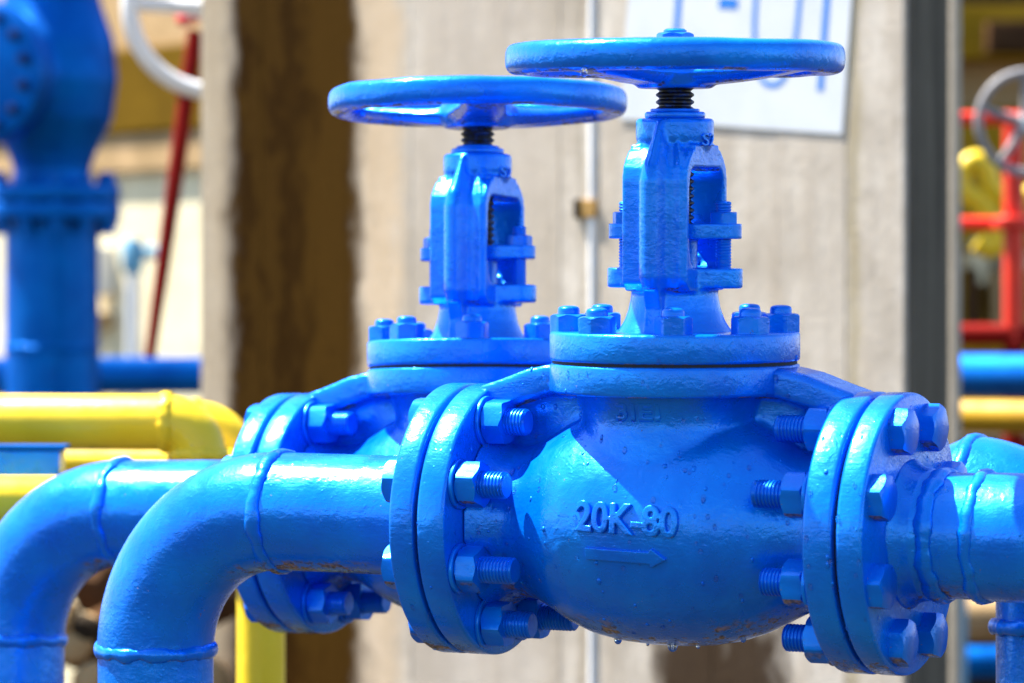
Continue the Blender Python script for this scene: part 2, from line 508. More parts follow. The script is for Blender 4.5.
def collar_place(u, v, h):
    a = R(-8) + u / .028
    z = .2745 + v
    return Vector(((.0285 + h) * math.cos(a), (.0285 + h) * math.sin(a), z))
collar_text = text_mesh('S2', .0125, .016, collar_place, .0018, .0003, .0004)

GRIP = FT + GAP + FTP
def bolt_mesh(extra):
    """hexagon bolt: head outside (z>0), shank and thread inwards (z<0)"""
    bm = bmesh.new(); hexnut(bm, .0305, .0115, 0, under=False)
    L = GRIP + .003 + .018 + extra
    t = bmesh.new(); lathe(t, [(0, -.038), (.0098, -.038), (.0098, .001), (0, .001)], 24)
    lathe(t, [(r, -z) for r, z in thread_prof(.0099, .038, L, .0027, .0011)], 32)
    me = bpy.data.meshes.new('t'); t.to_mesh(me); t.free(); bm.from_mesh(me); bpy.data.meshes.remove(me)
    return finish(bm, 'bolt', 34)
bolt_mes = [bolt_mesh(e) for e in (.014, .0175, .0205, .024)]
bm = bmesh.new(); hexnut(bm, .0305, .0175, 0); nut_me = finish(bm, 'nut', 34)
bm = bmesh.new(); lathe(bm, disc(.009, .0185, 0, .003, .0008, 40), 40); washer_me = finish(bm, 'washer', 40)
bm = bmesh.new(); hexnut(bm, .0245, .0135, 0, under=False); bnut_me = finish(bm, 'nut', 34)
bm = bmesh.new(); lathe(bm, [(0, -.020), (.0079, -.020), (.0079, .0158), (.0077, .0172), (.0070, .0184), (.0055, .0191), (.003, .0195), (0, .0196)], 32); stud_me = finish(bm, 'stud', 40)
bm = bmesh.new(); hexnut(bm, .019, .0085, 0, under=False); gnut_me = finish(bm, 'nut', 34)
bm = bmesh.new(); lathe(bm, thread_prof(.0058, 0, .060, .0022, .0006), 24); gbolt_me = finish(bm, 'gland_bolt', 34)
bm = bmesh.new(); hexnut(bm, .0245, .0065, 0, under=False); wnut_me = finish(bm, 'wheel_nut', 34)

# bonnet flanges
bm = bmesh.new(); lathe(bm, disc(.02, .0905, .0962, .1178, .0026, 128), 128); lowflange_me = finish(bm, 'bonnet_seat_flange', 40)
bm = bmesh.new(); lathe(bm, disc(.005, .0905, .1196, .1408, .0026, 128), 128); upflange_me = finish(bm, 'bonnet_flange', 40)
bm = bmesh.new(); lathe(bm, [(.02, .117), (.0885, .117), (.0885, .1205), (.02, .1205)], 96); bgask_me = finish(bm, 'gasket', 40)
vfl_me = {s: flange_mesh(min(s * (FL - FT), s * FL), max(s * (FL - FT), s * FL)) for s in (-1, 1)}
pfl_me = {s: flange_mesh(min(s * (FL + GAP), s * (FL + GAP + FTP)), max(s * (FL + GAP), s * (FL + GAP + FTP)), .03) for s in (-1, 1)}
def gask(s):
    bm = bmesh.new(); a, b = sorted((s * (FL - .001), s * (FL + GAP + .001)))
    lathe(bm, [(.03, a), (.093, a), (.093, b), (.03, b)], 96, XAX); return finish(bm, 'gasket', 40)
gask_me = {s: gask(s) for s in (-1, 1)}
# gland
bm = bmesh.new()
pts = [(.0380 + .0132 * math.cos(a), .0132 * math.sin(a)) for a in [R(-90 + 15 * i) for i in range(13)]]
pts += [(.012, .02), (-.012, .02)] + [(-.0380 + .0132 * math.cos(a), .0132 * math.sin(a)) for a in [R(90 + 15 * i) for i in range(13)]] + [(-.012, -.02), (.012, -.02)]
prism(bm, pts, 'z', .2075, .2185)
lathe(bm, [(0, .18), (.0165, .18), (.0165, .209), (0, .209)], 32)
gland_me = fuse(bm, 'gland', .0010, 3)
# stem
bm = bmesh.new()
lathe(bm, thread_prof(.0138, .215, .330, .0052, .0022), 40)
lathe(bm, [(0, .18), (.0115, .18), (.0115, .216), (0, .216)], 32)
stem_me = finish(bm, 'stem', 50)
bm = bmesh.new(); lathe(bm, disc(.012, .0218, .2940, .2990, .0016, 48), 48); lathe(bm, disc(.012, .0178, .2988, .3012, .001, 48), 48); ynut_me = finish(bm, 'yoke_bush', 40)

def rot_to(axis, spin=0):
    """z axis to +x or -x with a spin about it"""
    m = Matrix.Rotation(R(90) * axis, 3, 'Y') if axis else Matrix.Identity(3)
    return (m @ Matrix.Rotation(spin, 3, 'Z'))

def scatter_drops(name, trees, n, parent, seed, zmax=.15, box_=(-.19, .19, -.11, .13), mat='water'):
    rnd = random.Random(seed); bm = bmesh.new()
    cdir = Vector((-math.sin(TH) * -1 * -1, 0, 0))
    d = Vector((-math.sin(TH), math.cos(TH), 0))         # looking direction in valve space
    side = Vector((math.cos(TH), math.sin(TH), 0))
    cnt = 0; tries = 0
    while cnt < n and tries < n * 12:
        tries += 1
        o = side * rnd.uniform(box_[0], box_[1]) + Vector((0, 0, rnd.uniform(box_[2], box_[3]))) - d * .6
        best = None
        for t in trees:
            h = t.ray_cast(o, d)
            if h[0] and (best is None or h[3] < best[3]): best = h
        if not best: continue
        p, nn = best[0], best[1]
        if nn.z > .8: continue
        r = rnd.uniform(.0007, .0018) * (1.25 if rnd.random() < .15 else 1)
        low = max(0, -nn.z)
        q = nn.to_track_quat('Z', 'Y').to_matrix()
        down = (Vector((0, 0, -1)) - nn * -nn.z); down = down.normalized() if down.length > .05 else Vector((1, 0, 0))
        sx = nn.cross(down).normalized()
        mt = Matrix((sx * r, down * r * rnd.uniform(1.1, 1.9), nn * r * rnd.uniform(.5, .75))).transposed().to_4x4()
        mt.translation = p
        bmesh.ops.create_icosphere(bm, subdivisions=2, radius=1, matrix=mt)
        cnt += 1
    return obj(name, finish(bm, name, None), mat, parent, kind='stuff')

def make_valve(label, loc, tilt, spin, seed, wheel_dz):
    rnd = random.Random(seed)
    rot = Matrix.Rotation(tilt, 3, 'X') @ Matrix.Rotation(-TH, 3, 'Z')
    t = thing('globe_valve', label, 'valve', loc, rot, 'blue globe valves side by side')
    b = obj('body', body_me, 'blue', t)
    obj('lettering', body_text, 'blue', b); obj('flow_arrow', arrow_me, 'blue', b); obj('lettering', faint_text, 'blue', b)
    for s in (-1, 1):
        obj('flange', vfl_me[s], 'blue', t)
        obj('gasket', gask_me[s], 'gasket', t)
        for i in range(8):
            a = R(22.5 + 45 * i)
            bo = obj('bolt', rnd.choice(bolt_mes), 'blue_bolt', t, (s * (FL + GAP + FTP), .080 * math.cos(a), .080 * math.sin(a)),
                     rot_to(s, rnd.uniform(-.5, .5)))
            obj('washer', washer_me, 'blue_bolt', bo, (0, 0, -(GRIP + .003)))
            obj('nut', nut_me, 'blue_bolt', bo, (0, 0, -(GRIP + .003 + .0175)), (0, 0, rnd.uniform(-.3, .3)))
    obj('bonnet_seat_flange', lowflange_me, 'blue', t)
    obj('gasket', bgask_me, 'gasket', t)
    obj('bonnet_flange', upflange_me, 'blue', t)
    for i in range(8):
        a = R(22.5 + 45 * i)
        st = obj('stud', stud_me, 'blue_bolt', t, (.0765 * math.cos(a), .0765 * math.sin(a), .1408 - rnd.uniform(0, .0015)), (rnd.uniform(-.02, .02), rnd.uniform(-.02, .02), 0))
        obj('nut', bnut_me, 'blue_bolt', st, (0, 0, 0), (0, 0, rnd.uniform(0, 6)))
    bn = obj('bonnet', bonnet_me, 'blue', t)
    obj('lettering', collar_text, 'blue', bn)
    g = obj('gland', gland_me, 'blue', t)
    for s in (-1, 1):
        gb = obj('gland_bolt', gbolt_me, 'blue_bolt', g, (s * .038, 0, .1745))
        # thing > part > sub-part is the limit, so the nut is a sub-part beside its bolt
        obj('nut', gnut_me, 'blue_bolt', g, (s * .038, 0, .2185), (0, 0, rnd.uniform(0, 6)))
    obj('yoke_bush', ynut_me, 'blue', t)
    obj('stem', stem_me, 'grease', t)
    wh = obj('handwheel', make_wheel_mesh(spin), 'blue', t, (0, 0, .3372 + wheel_dz))
    wn = obj('wheel_nut', wnut_me, 'blue_bolt', wh, (0, 0, .0125), (0, 0, .2 + spin))
    bm = bmesh.new(); lathe(bm, [(0, -.03), (.0085, -.03), (.0085, .0078), (.0065, .0092), (0, .0092)], 24)
    obj('stem_end', finish(bm, 'stem_end', 40), 'blue_bolt', wh, (0, 0, .0125))
    return t, rot

FRONT = P(674.5, 525, 3.04)
BACK = P(477.5, 513, 3.437)
v1, rot1 = make_valve('large blue globe valve in front with raised 20K-80 and an arrow on its round body', FRONT, R(1.95), R(-118), 3, 0)
v2, rot2 = make_valve('blue globe valve standing half hidden behind the front one, to its left', BACK, R(-2.0), R(-66), 5, 0)

# water drops on the front valve
fbm = bmesh.new()
for s in (-1, 1): fbm.from_mesh(vfl_me[s]); fbm.from_mesh(pfl_me[s])
fbm.from_mesh(lowflange_me); fbm.from_mesh(upflange_me)
tf = BVHTree.FromBMesh(fbm); fbm.free()
scatter_drops('water_drops', [body_bvh, tf], 170, v1, 11)
scatter_drops('paint_runs', [body_bvh, tf], 60, v1, 12, mat='blue_bolt')
def hang(parent, pts, name='water_drops'):
    bm = bmesh.new()
    for (x, y, z, r) in pts:
        bmesh.ops.create_uvsphere(bm, u_segments=14, v_segments=10, radius=1, matrix=Matrix.Translation((x, y, z)) @ Matrix.Diagonal((r, r, r * 1.25, 1)))
    return obj(name, finish(bm, name, None), 'water', parent, kind='stuff')
bp = []
for x, r in ((-.040, .0030), (-.018, .0014), (.006, .0037), (.021, .0016), (.060, .0021)):
    h = body_bvh.ray_cast(Vector((x, -.004 - .02 * random.random(), -.3)), Vector((0, 0, 1)))
    if h[0]: bp.append((h[0].x, h[0].y, h[0].z - r * .1, r))
hang(v1, bp)
cw = rot1.inverted() @ Vector((-.0675, -.1, 0)); 
hang(v1, [(cw.x, cw.y, .3245, .0027)])

# ---------------------------------------------------------------- blue pipes at both ends of the valves
PR = .04455
def pipe_left(label, loc, rot, s, seed):
    t = thing('blue_pipe', label, 'pipe', loc, rot)
    x0 = -(FL + GAP + FTP); xe = -(s - .110)
    obj('flange', pfl_me[-1], 'blue', t)
    bm = bmesh.new(); lathe(bm, [(.03, x0 - .009), (.0455, x0 - .009), (.0475, x0 - .007), (.0515, x0 + .001), (.03, x0 + .001)], 64, XAX)
    obj('weld_bead', finish(bm, 'weld_bead', None), 'blue', t)
    bm = bmesh.new(); tube(bm, [(x0, 0, 0), (-.23, 0, 0), (-.28, 0, 0), (xe, 0, 0)], PR, 64); obj('pipe', bm, 'blue', t)
    a = arc((xe, 0, -.110), (0, 0, 1), (-1, 0, 0), .110, 0, 90, 28)
    bm = bmesh.new(); tube(bm, a, [PR + .0004] * 29, 64); obj('elbow', bm, 'blue', t)
    bm = bmesh.new(); tube(bm, [(-s, 0, -.110), (-s, 0, -.4), (-s, 0, -loc[2] - .02)], PR, 64); obj('pipe', bm, 'blue', t)
    obj('weld_bead', bead((xe, 0, 0), (1, 0, 0), PR, .0055, .0030, seed), 'blue', t)
    obj('weld_bead', bead((-s, 0, -.110), (0, 0, 1), PR, .0050, .0030, seed + 4), 'blue', t)
    return t
p1 = pipe_left('blue welded pipe bending down at the left of the front valve', FRONT, rot1, .434, 1)
p2 = pipe_left('blue welded pipe bending down further back, left of the rear valve', BACK, rot2, .446, 2.5)

t = thing('blue_pipe', 'blue pipe with two rough weld beads leaving the right flange of the front valve', 'pipe', FRONT, rot1)
x0 = FL + GAP + FTP
obj('flange', pfl_me[1], 'blue', t)
bm = bmesh.new(); lathe(bm, [(.03, x0 - .001), (.054, x0 - .001), (.0515, x0 + .0015), (.0495, x0 + .004), (.0478, x0 + .008), (.0468, x0 + .013), (.0462, x0 + .019), (.03, x0 + .019)], 64, XAX)
obj('hub', finish(bm, 'hub', None), 'blue', t)
bm = bmesh.new(); tube(bm, [(x0, 0, 0), (.195, 0, 0), (.200, 0, 0), (.207, 0, 0)], [.0455, .0455, .0453, .0448], 64); obj('pipe_neck', bm, 'blue', t)
bm = bmesh.new(); tube(bm, [(.204, 0, 0), (.238, 0, 0)], PR - .0002, 64); obj('pipe_sleeve', bm, 'blue', t)
bm = bmesh.new(); tube(bm, [(.2365, 0, 0), (.40, 0, 0), (.55, 0, 0), (.70, 0, 0)] + arc((.72, 0, -.11), (0, 0, 1), (1, 0, 0), .11, 0, 90, 14) + [(.83, 0, -.8), (.83, 0, -FRONT.z)], PR + .0006, 64); obj('pipe', bm, 'blue', t)
obj('weld_bead', bead((.2060, 0, 0), (1, 0, 0), PR + .0002, .0068, .0034, 7.3), 'blue', t)
obj('weld_bead', bead((.2365, 0, 0), (1, 0, 0), PR + .0002, .0048, .0028, 9.1), 'blue', t)

t = thing('blue_pipe', 'blue pipe elbow turning down at the right edge behind the front pipe', 'pipe', BACK, rot2)
obj('flange', pfl_me[1], 'blue', t)
bm = bmesh.new(); tube(bm, [(x0, 0, 0), (.36, 0, 0), (.40, 0, .002), (.431, 0, .006)], [PR, PR, .047, .055], 48); obj('pipe', bm, 'blue', t)
ax = .492
bm = bmesh.new(); tube(bm, arc((ax - .07, 0, -.064), (0, 0, 1), (1, 0, 0), .07, 0, 90, 20), [.0555 - .009 * max(0, i - 10) / 10 for i in range(21)], 48); obj('elbow', bm, 'blue', t)
bm = bmesh.new(); tube(bm, [(ax, 0, -.06), (ax, 0, -.4), (ax, 0, -BACK.z)], PR, 48); obj('pipe', bm, 'blue', t)
obj('weld_bead', bead((ax, 0, -.086), (0, 0, 1), PR + .0015, .0065, .0045, 3.3), 'blue', t)
obj('weld_bead', bead((.430, 0, .006), (1, 0, 0), .0545, .005, .003, 5.3), 'blue', t)

# ---------------------------------------------------------------- the setting
bm = bmesh.new(); bmesh.ops.create_grid(bm, x_segments=2, y_segments=2, size=300)
obj('ground', finish(bm, 'ground', None), 'ground', kind='structure')

# concrete wall slab behind the valves, parallel to the pipes
corner = P(905, 341, 4.9); corner.z = 0
WTH = R(38)
wrot = (0, 0, -WTH)
def wx(px):
    """distance along the wall front (negative, from its right corner) at picture column px"""
    k = (px - 512) / F
    return -(corner.x - k * corner.y) / (math.cos(WTH) + k * math.sin(WTH))
WS = -wx(200); WD = .084
M['wall'] = concrete('stained_concrete', (.70, .63, .54), (.50, .42, .33), streak=(24, 24, 3.0),
    stain=[(wx(190), wx(236), .02, (.40, .31, .20), .04, .7, None),
           (wx(218), wx(372), .040, (.027, .011, .0004), .05, 1.0, None),
           (wx(290), wx(372), .05, (.075, .036, .004), .2, .6, None),
           (wx(236), wx(286), .03, (.07, .034, .004), .24, .45, None),
           (wx(352), wx(412), .04, (.66, .46, .26), .08, .5, None),
           (wx(206), wx(390), .05, (.05, .02, .002), .12, .30, 1.1),
           (wx(645), wx(800), .04, (.035, .017, .006), .1, .95, 1.165),
           (wx(575), wx(588), .012, (.25, .2, .13), .02, .5, None),
           (wx(843), wx(866), .02, (.33, .26, .13), .03, .75, None),
           (wx(405), wx(560), .06, (.48, .41, .34), .08, .55, None)])
wl = thing('concrete_wall', 'weathered concrete wall with a tall brown stain, behind the blue valves', 'wall', corner, wrot)
bm = bmesh.new(); box(bm, (-WS / 2, WD / 2, 1.4), (WS, WD, 2.8), bev=.006); obj('slab', bm, 'wall', wl)
# shuttering board marks: shallow vertical strips of slightly different depth
edges = [-WS + .002] + [wx(p) for p in (262, 348, 412, 480, 560, 640, 712, 778, 846)] + [-.002]
for i, (a, b) in enumerate(zip(edges, edges[1:])):
    bm = bmesh.new(); pr = [.0006, .0003, .0008, .0004, .0007, .0003, .0008, .0005, .0009, .0004][i]
    box(bm, (0, -pr / 2 + .0005, 1.4), (b - a - .0007, pr + .001, 2.79), bev=.0004)
    me = finish(bm, 'board_mark')
    for v in me.vertices: v.co.x += (a + b) / 2
    obj('board_mark', me, 'wall', wl)
bm = bmesh.new(); box(bm, (.004, WD / 2 + .002, 1.4), (.008, WD - .006, 2.78), bev=.002); obj('shade_plate', bm, 'shade_dark', wl)  # added dark plate: shade of the unlit wall end, put into its colour
pc = P(952, 341, 5.7); pc.z = 0
bm = bmesh.new(); box(bm, (0, 0, 1.5), (.020, .016, 3), bev=.002)
obj('concrete_post', bm, 'pale_conc', None, pc, wrot, 'narrow pale concrete post beside the right edge of the stained wall', 'post')

def wall_pt(px, off):
    """point on the wall front at picture column px, off metres in front"""
    x = -wx(px)
    p = Vector((corner.x - x * math.cos(WTH), corner.y + x * math.sin(WTH), 0))
    return p + Vector((-math.sin(WTH), -math.cos(WTH), 0)) * off, p.y

# conduit
pp, dd = wall_pt(592, -.0015)
t = thing('conduit', 'thin white vertical conduit clipped to the concrete wall', 'conduit', pp)
bm = bmesh.new(); tube(bm, [(0, 0, .0), (0, 0, 2.7)], .0052, 20); obj('tube', bm, 'white', t)
zc = EYE - (208 - 341) / F * dd
bm = bmesh.new(); box(bm, (-.002, .004, zc), (.026, .018, .022), Matrix.Rotation(-WTH, 3, 'Z'), .002); obj('clip', bm, 'clip', t)
bm = bmesh.new(); box(bm, (-.016, .010, zc), (.010, .014, .024), Matrix.Rotation(-WTH, 3, 'Z'), .002); obj('clip_bracket', bm, 'dark', t)

# sign board with the tag number
k = NT('sign_white'); k.l(k.mix(k.ramp(k.noise(12, 4), [(.4, 0.), (.7, 1.)]), (.66, .68, .70), (.58, .61, .64)), k.b.inputs['Base Color']); k.b.inputs['Roughness'].default_value = .5
M['sign'] = k.m
k = NT('sign_blue'); k.l(k.mix(k.noise(40, 3), (.01, .16, .60), (.01, .20, .66)), k.b.inputs['Base Color']); k.b.inputs['Roughness'].default_value = .5
M['signblue'] = k.m
pL, dL = wall_pt(620, .0024); pR_, dR = wall_pt(843, .0024)
wid = (pR_ - pL).length
zR = EYE - (134 - 341) / F * dR
sg = thing('sign_board', 'white sign board with large blue characters T-01 fixed to the concrete wall', 'sign', (pR_.x, pR_.y, zR), (0, R(5.0), -WTH))
bm = bmesh.new(); box(bm, (-wid / 2, .0007, .14), (wid, .0012, .28), bev=.0003); obj('panel', bm, 'sign', sg)
def stroke(name, pts, wd, closed=False):
    bm = bmesh.new(); pts = [Vector((p[0], 0, p[1])) for p in pts]; n = len(pts)
    L, Rr = [], []
    for i in range(n):
        a = pts[(i - 1) % n] if (closed or i > 0) else pts[i]; b = pts[(i + 1) % n] if (closed or i < n - 1) else pts[i]
        d = (b - a).normalized(); nn = Vector((-d.z, 0, d.x)) * wd / 2
        L.append((pts[i] + nn)); Rr.append((pts[i] - nn))
    m = n if closed else n - 1
    vl = [[bm.verts.new((q.x, y, q.z)) for q in arr] for arr in (L, Rr) for y in (-.0003, .0003)]
    lf, lb, rf, rb = vl
    for i in range(m):
        j = (i + 1) % n
        bm.faces.new((lf[i], lf[j], rf[j], rf[i])); bm.faces.new((lb[j], lb[i], rb[i], rb[j]))
        bm.faces.new((lf[j], lf[i], lb[i], lb[j])); bm.faces.new((rf[i], rf[j], rb[j], rb[i]))
    if not closed:
        bm.faces.new((lf[0], rf[0], rb[0], lb[0])); bm.faces.new((lf[-1], lb[-1], rb[-1], rf[-1]))
    return obj(name, finish(bm, name, 30), 'signblue', sg)
def sx(px): return -(843 - px) / 223 * wid
B0, LH = .050, .215          # baseline above the lower edge, character height
stroke('letter', [(sx(672), B0), (sx(672), B0 + LH)], .0085); stroke('letter', [(sx(650), B0 + LH), (sx(694), B0 + LH)], .0085)
stroke('hyphen', [(sx(713), B0 + .098), (sx(732), B0 + .098)], .013)
oval = []
for i in range(48):
    a = 2 * math.pi * i / 48
    oval.append((sx(771 + 21.5 * math.copysign(abs(math.sin(a)) ** .8, math.sin(a))), B0 + LH / 2 - (LH / 2 - .003) * math.copysign(abs(math.cos(a)) ** .8, math.cos(a))))
stroke('digit', oval, .0062, True)
stroke('digit', [(sx(819), B0), (sx(819), B0 + LH), (sx(808), B0 + LH - .02)], .0085)

# ---------------------------------------------------------------- left background
def simple_tube_thing(name, pts, r, mat, label, cat, seg=32, group=None, beads=(), flanges=()):
    pts = [Vector(p) for p in pts]; o = pts[0].copy()
    t = thing(name, label, cat, o, group=group)
    bm = bmesh.new(); tube(bm, [p - o for p in pts], r, seg); obj('pipe', bm, mat, t)
    for i, (p, d) in enumerate(beads): obj('weld_bead', bead(Vector(p) - o, d, r, .006, .0028, 2.2 * i + r), mat, t)
    return t
D2 = 4.25
def up(px, py, d=D2): return P(px, py, d)
# yellow pipes: the first and the second both bend down and away to the wall
d1 = 3.95
c = up(166, 422, d1); rr = .0300
l = up(-140, 422, d1 + .10); l.z = c.z
a = arc(c + Vector((0, 0, -rr)), (0, 0, 1), (1, 0, 0), rr, 0, 90, 14)
e = a[-1] + Vector((-rr, 0, 0))
a2 = arc(a[-1] + Vector((0, rr, 0)), (0, -1, 0), (0, 0, -1), rr, 0, 90, 14)
l2 = l.copy(); l2.z = a2[-1].z
simple_tube_thing('yellow_pipe', [l, l.lerp(c, .5), c] + a[1:] + a2[1:] + [a2[-1] + Vector((0, .9, 0))], .0263, 'yellow', 'yellow pipe at the left whose elbow bends down behind the blue pipes', 'pipe', 40, None, beads=[(c, (1, 0, 0)), (a[-1], (0, 0, 1))])
d2 = 4.35
c = up(196, 425, d2); l = up(-120, 425, d2 + .4); l.z = c.z; rr = .040
a = arc(c + Vector((0, 0, -rr)), (0, 0, 1), (1, 0, 0), rr, 0, 90, 14)
a2 = arc(a[-1] + Vector((0, rr, 0)), (0, -1, 0), (0, 0, -1), rr, 0, 90, 14)
simple_tube_thing('yellow_pipe', [l, l.lerp(c, .5), c] + a[1:] + a2[1:] + [a2[-1] + Vector((0, .75, 0))], .0255, 'yellow', 'second yellow pipe elbow peeking out behind the first, touching the rear flange', 'pipe', 36, None, beads=[(c, (1, 0, 0))])
simple_tube_thing('yellow_pipe', [up(-80, 501, 3.76), up(40, 501, 3.76), up(150, 501, 3.76)], .0235, 'yellow', 'short yellow pipe at the left edge under the small blue box', 'pipe')
simple_tube_thing('yellow_pipe', [up(-60, 462, 5.0), up(200, 462, 5.0)], .0125, 'yellow', 'thin shaded yellow pipe under the yellow elbow', 'pipe')
bm = bmesh.new(); box(bm, (0, 0, 0), (.083, .05, .026), bev=.003)
t = thing('pipe_support', 'small blue box support between two yellow pipes at the left edge', 'support', up(18, 463, 3.9))
obj('block', bm, 'blue', t)
bm = bmesh.new(); box(bm, (0, 0, .0155), (.092, .056, .004), bev=.001); obj('top_plate', bm, 'blue_far', t)
q = up(261, 640, 4.1)
simple_tube_thing('yellow_pipe', [(q.x, q.y, 0), (q.x, q.y, EYE - (560 - 341) / F * 4.1)], .0235, 'yellow', 'upright yellow pipe standing between the front pipe and the stained wall', 'pipe')
q1, q2 = P(60, 376, 7.4), P(330, 376, 7.8); q2.z = q1.z
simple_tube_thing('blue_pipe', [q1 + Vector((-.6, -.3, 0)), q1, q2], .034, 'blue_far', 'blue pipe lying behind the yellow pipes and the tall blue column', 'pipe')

# big blue valve on a column
BD = 6.9; sc = BD / F
def mm(px): return px * sc
col = P(52, 341, BD); col.z = 0
t = thing('large_blue_valve', 'big dark blue round-bodied valve on a thick column at the left edge', 'valve', col)
def hz(py): return EYE - (py - 341) * sc
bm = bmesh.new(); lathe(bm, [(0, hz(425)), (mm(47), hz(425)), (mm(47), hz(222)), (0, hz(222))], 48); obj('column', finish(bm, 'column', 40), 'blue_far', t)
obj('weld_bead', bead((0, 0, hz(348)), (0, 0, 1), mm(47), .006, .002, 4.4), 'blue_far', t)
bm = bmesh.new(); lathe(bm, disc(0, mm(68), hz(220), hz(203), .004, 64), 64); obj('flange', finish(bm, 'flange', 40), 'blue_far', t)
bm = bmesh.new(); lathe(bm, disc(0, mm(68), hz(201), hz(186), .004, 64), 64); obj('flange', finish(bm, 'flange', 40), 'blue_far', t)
bm = bmesh.new(); hexnut(bm, .022, .075, 0); lathe(bm, [(0, -.012), (.007, -.012), (.007, .09), (0, .09)], 16); fb_me = finish(bm, 'bolt', 34)
for i in range(12):
    a = R(30 * i + 10); obj('bolt', fb_me, 'blue_far', t, (mm(59) * math.cos(a), mm(59) * math.sin(a), hz(222) - .008))
bm = bmesh.new()
lathe(bm, [(0, hz(190)), (mm(42), hz(190)), (mm(38), hz(170)), (mm(45), hz(150)), (mm(60), hz(120)), (mm(66), hz(80)), (mm(62), hz(40)), (mm(50), hz(5)), (mm(40), hz(-30)), (mm(40), hz(-60)), (0, hz(-60))], 48)
lathe(bm, [(0, -mm(88)), (mm(66), -mm(88)), (mm(66), -mm(70)), (mm(58), -mm(60)), (mm(60), 0), (0, 0)], 48, Matrix.Translation((mm(-22), 0, hz(78))) @ Matrix.Rotation(R(-24), 4, 'Z') @ Matrix.Rotation(R(-90), 4, 'X'))
me = fuse(bm, 'body', .006, 4); obj('body', me, 'blue_far', t)
fm = Matrix.Translation((mm(-22), 0, hz(78))) @ Matrix.Rotation(R(-24), 4, 'Z') @ Matrix.Rotation(R(90), 4, 'X')
bm = bmesh.new(); lathe(bm, disc(0, mm(72), mm(86), mm(104), .004, 64), 64, fm); obj('cover_flange', finish(bm, 'cover_flange', 40), 'blue_far', t)
bm = bmesh.new(); hexnut(bm, .016, .012, 0); lathe(bm, [(0, 0), (.0055, 0), (.0055, .022), (0, .022)], 16); cb_me = finish(bm, 'bolt', 34)
for i in range(14):
    a = 2 * math.pi * i / 14 + .2
    p = fm @ Vector((mm(58) * math.cos(a), mm(58) * math.sin(a), mm(104)))
    obj('bolt', cb_me, 'blue_dark', t, p, (Matrix.Rotation(R(-24), 3, 'Z') @ Matrix.Rotation(R(90), 3, 'X')))
bm = bmesh.new(); lathe(bm, disc(0, mm(60), hz(-60), hz(-78), .004, 64), 64); obj('flange', finish(bm, 'flange', 40), 'blue_far', t)

def hand_wheel_thing(name, label, c, rad, rim, mat, rot, nspk=5, hubmat=None, spin=0, stem=None, stemmat=None, cat='handwheel'):
    t = thing(name, label, cat, c, rot)
    bm = bmesh.new(); n = 64; rings = []
    for i in range(n):
        a = 2 * math.pi * i / n
        rings.append([bm.verts.new(((rad + rim * math.cos(b)) * math.cos(a), (rad + rim * math.cos(b)) * math.sin(a), rim * math.sin(b))) for b in [2 * math.pi * j / 12 for j in range(12)]])
    for i in range(n):
        A, B = rings[i], rings[(i + 1) % n]
        for j in range(12): bm.faces.new((A[j], A[(j + 1) % 12], B[(j + 1) % 12], B[j]))
    obj('rim', finish(bm, 'rim', None), mat, t)
    bm = bmesh.new(); lathe(bm, disc(0, rad * .17, -rim * 1.6, rim * 1.2, rim * .3, 32), 32); obj('hub', finish(bm, 'hub', 40), hubmat or mat, t)
    bm = bmesh.new(); tube(bm, [(rad * .1, 0, 0), (rad * .5, 0, rim * .2), (rad * .98, 0, 0)], [rim * 1.1, rim * .9, rim * .8], 12); sm = finish(bm, 'spoke', 40)
    for i in range(nspk):
        obj('spoke', sm, mat, t, (0, 0, 0), (0, 0, spin + 2 * math.pi * i / nspk))
    if stem:
        bm = bmesh.new(); tube(bm, [(0, 0, 0), (0, 0, -stem)], rim * .9, 16); obj('stem', bm, stemmat or mat, t)
    return t
hand_wheel_thing('white_handwheel', 'white handwheel cut off by the top edge, left of the stained wall', P(212, 8, 5.9), .117, .0125, 'white', Matrix.Rotation(R(90), 3, 'X') @ Matrix.Rotation(R(16), 3, 'Y'), 4, spin=R(-2), stem=.2, stemmat='red')
a_, b_ = P(196, 30, 6.1), P(150, 357, 6.1)
t = thing('red_rod', 'dark red slanting rod hanging below the white handwheel', 'rod', b_)
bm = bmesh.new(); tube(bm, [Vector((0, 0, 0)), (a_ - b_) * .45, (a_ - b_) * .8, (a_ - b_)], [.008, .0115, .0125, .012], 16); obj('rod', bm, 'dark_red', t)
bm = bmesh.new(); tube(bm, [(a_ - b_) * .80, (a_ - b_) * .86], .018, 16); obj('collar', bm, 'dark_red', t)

# small pale blue tap on a white post
q = P(133, 341, 9.0); q.z = 0
t = thing('standpipe', 'small pale blue standpipe far behind, between the blue column and the red rod', 'standpipe', q)
bm = bmesh.new(); tube(bm, [(0, 0, 0), (0, 0, EYE - (262 - 341) / F * 9)], .014, 20); obj('post', bm, 'white', t)
zq = EYE - (252 - 341) / F * 9
bm = bmesh.new(); lathe(bm, [(0, -.05), (.017, -.045), (.024, -.03), (.024, .015), (.016, .03), (0, .03)], 24, Matrix.Translation((0, 0, zq))); obj('valve_head', finish(bm, 'valve_head', 40), 'pale_blue', t)
bm = bmesh.new(); lathe(bm, [(0, .02), (.012, .02), (.016, .04), (.016, .05), (0, .05)], 24, Matrix.Translation((0, 0, zq)) @ Matrix.Rotation(R(90), 4, 'Y')); obj('outlet', finish(bm, 'outlet', 40), 'pale_blue', t)

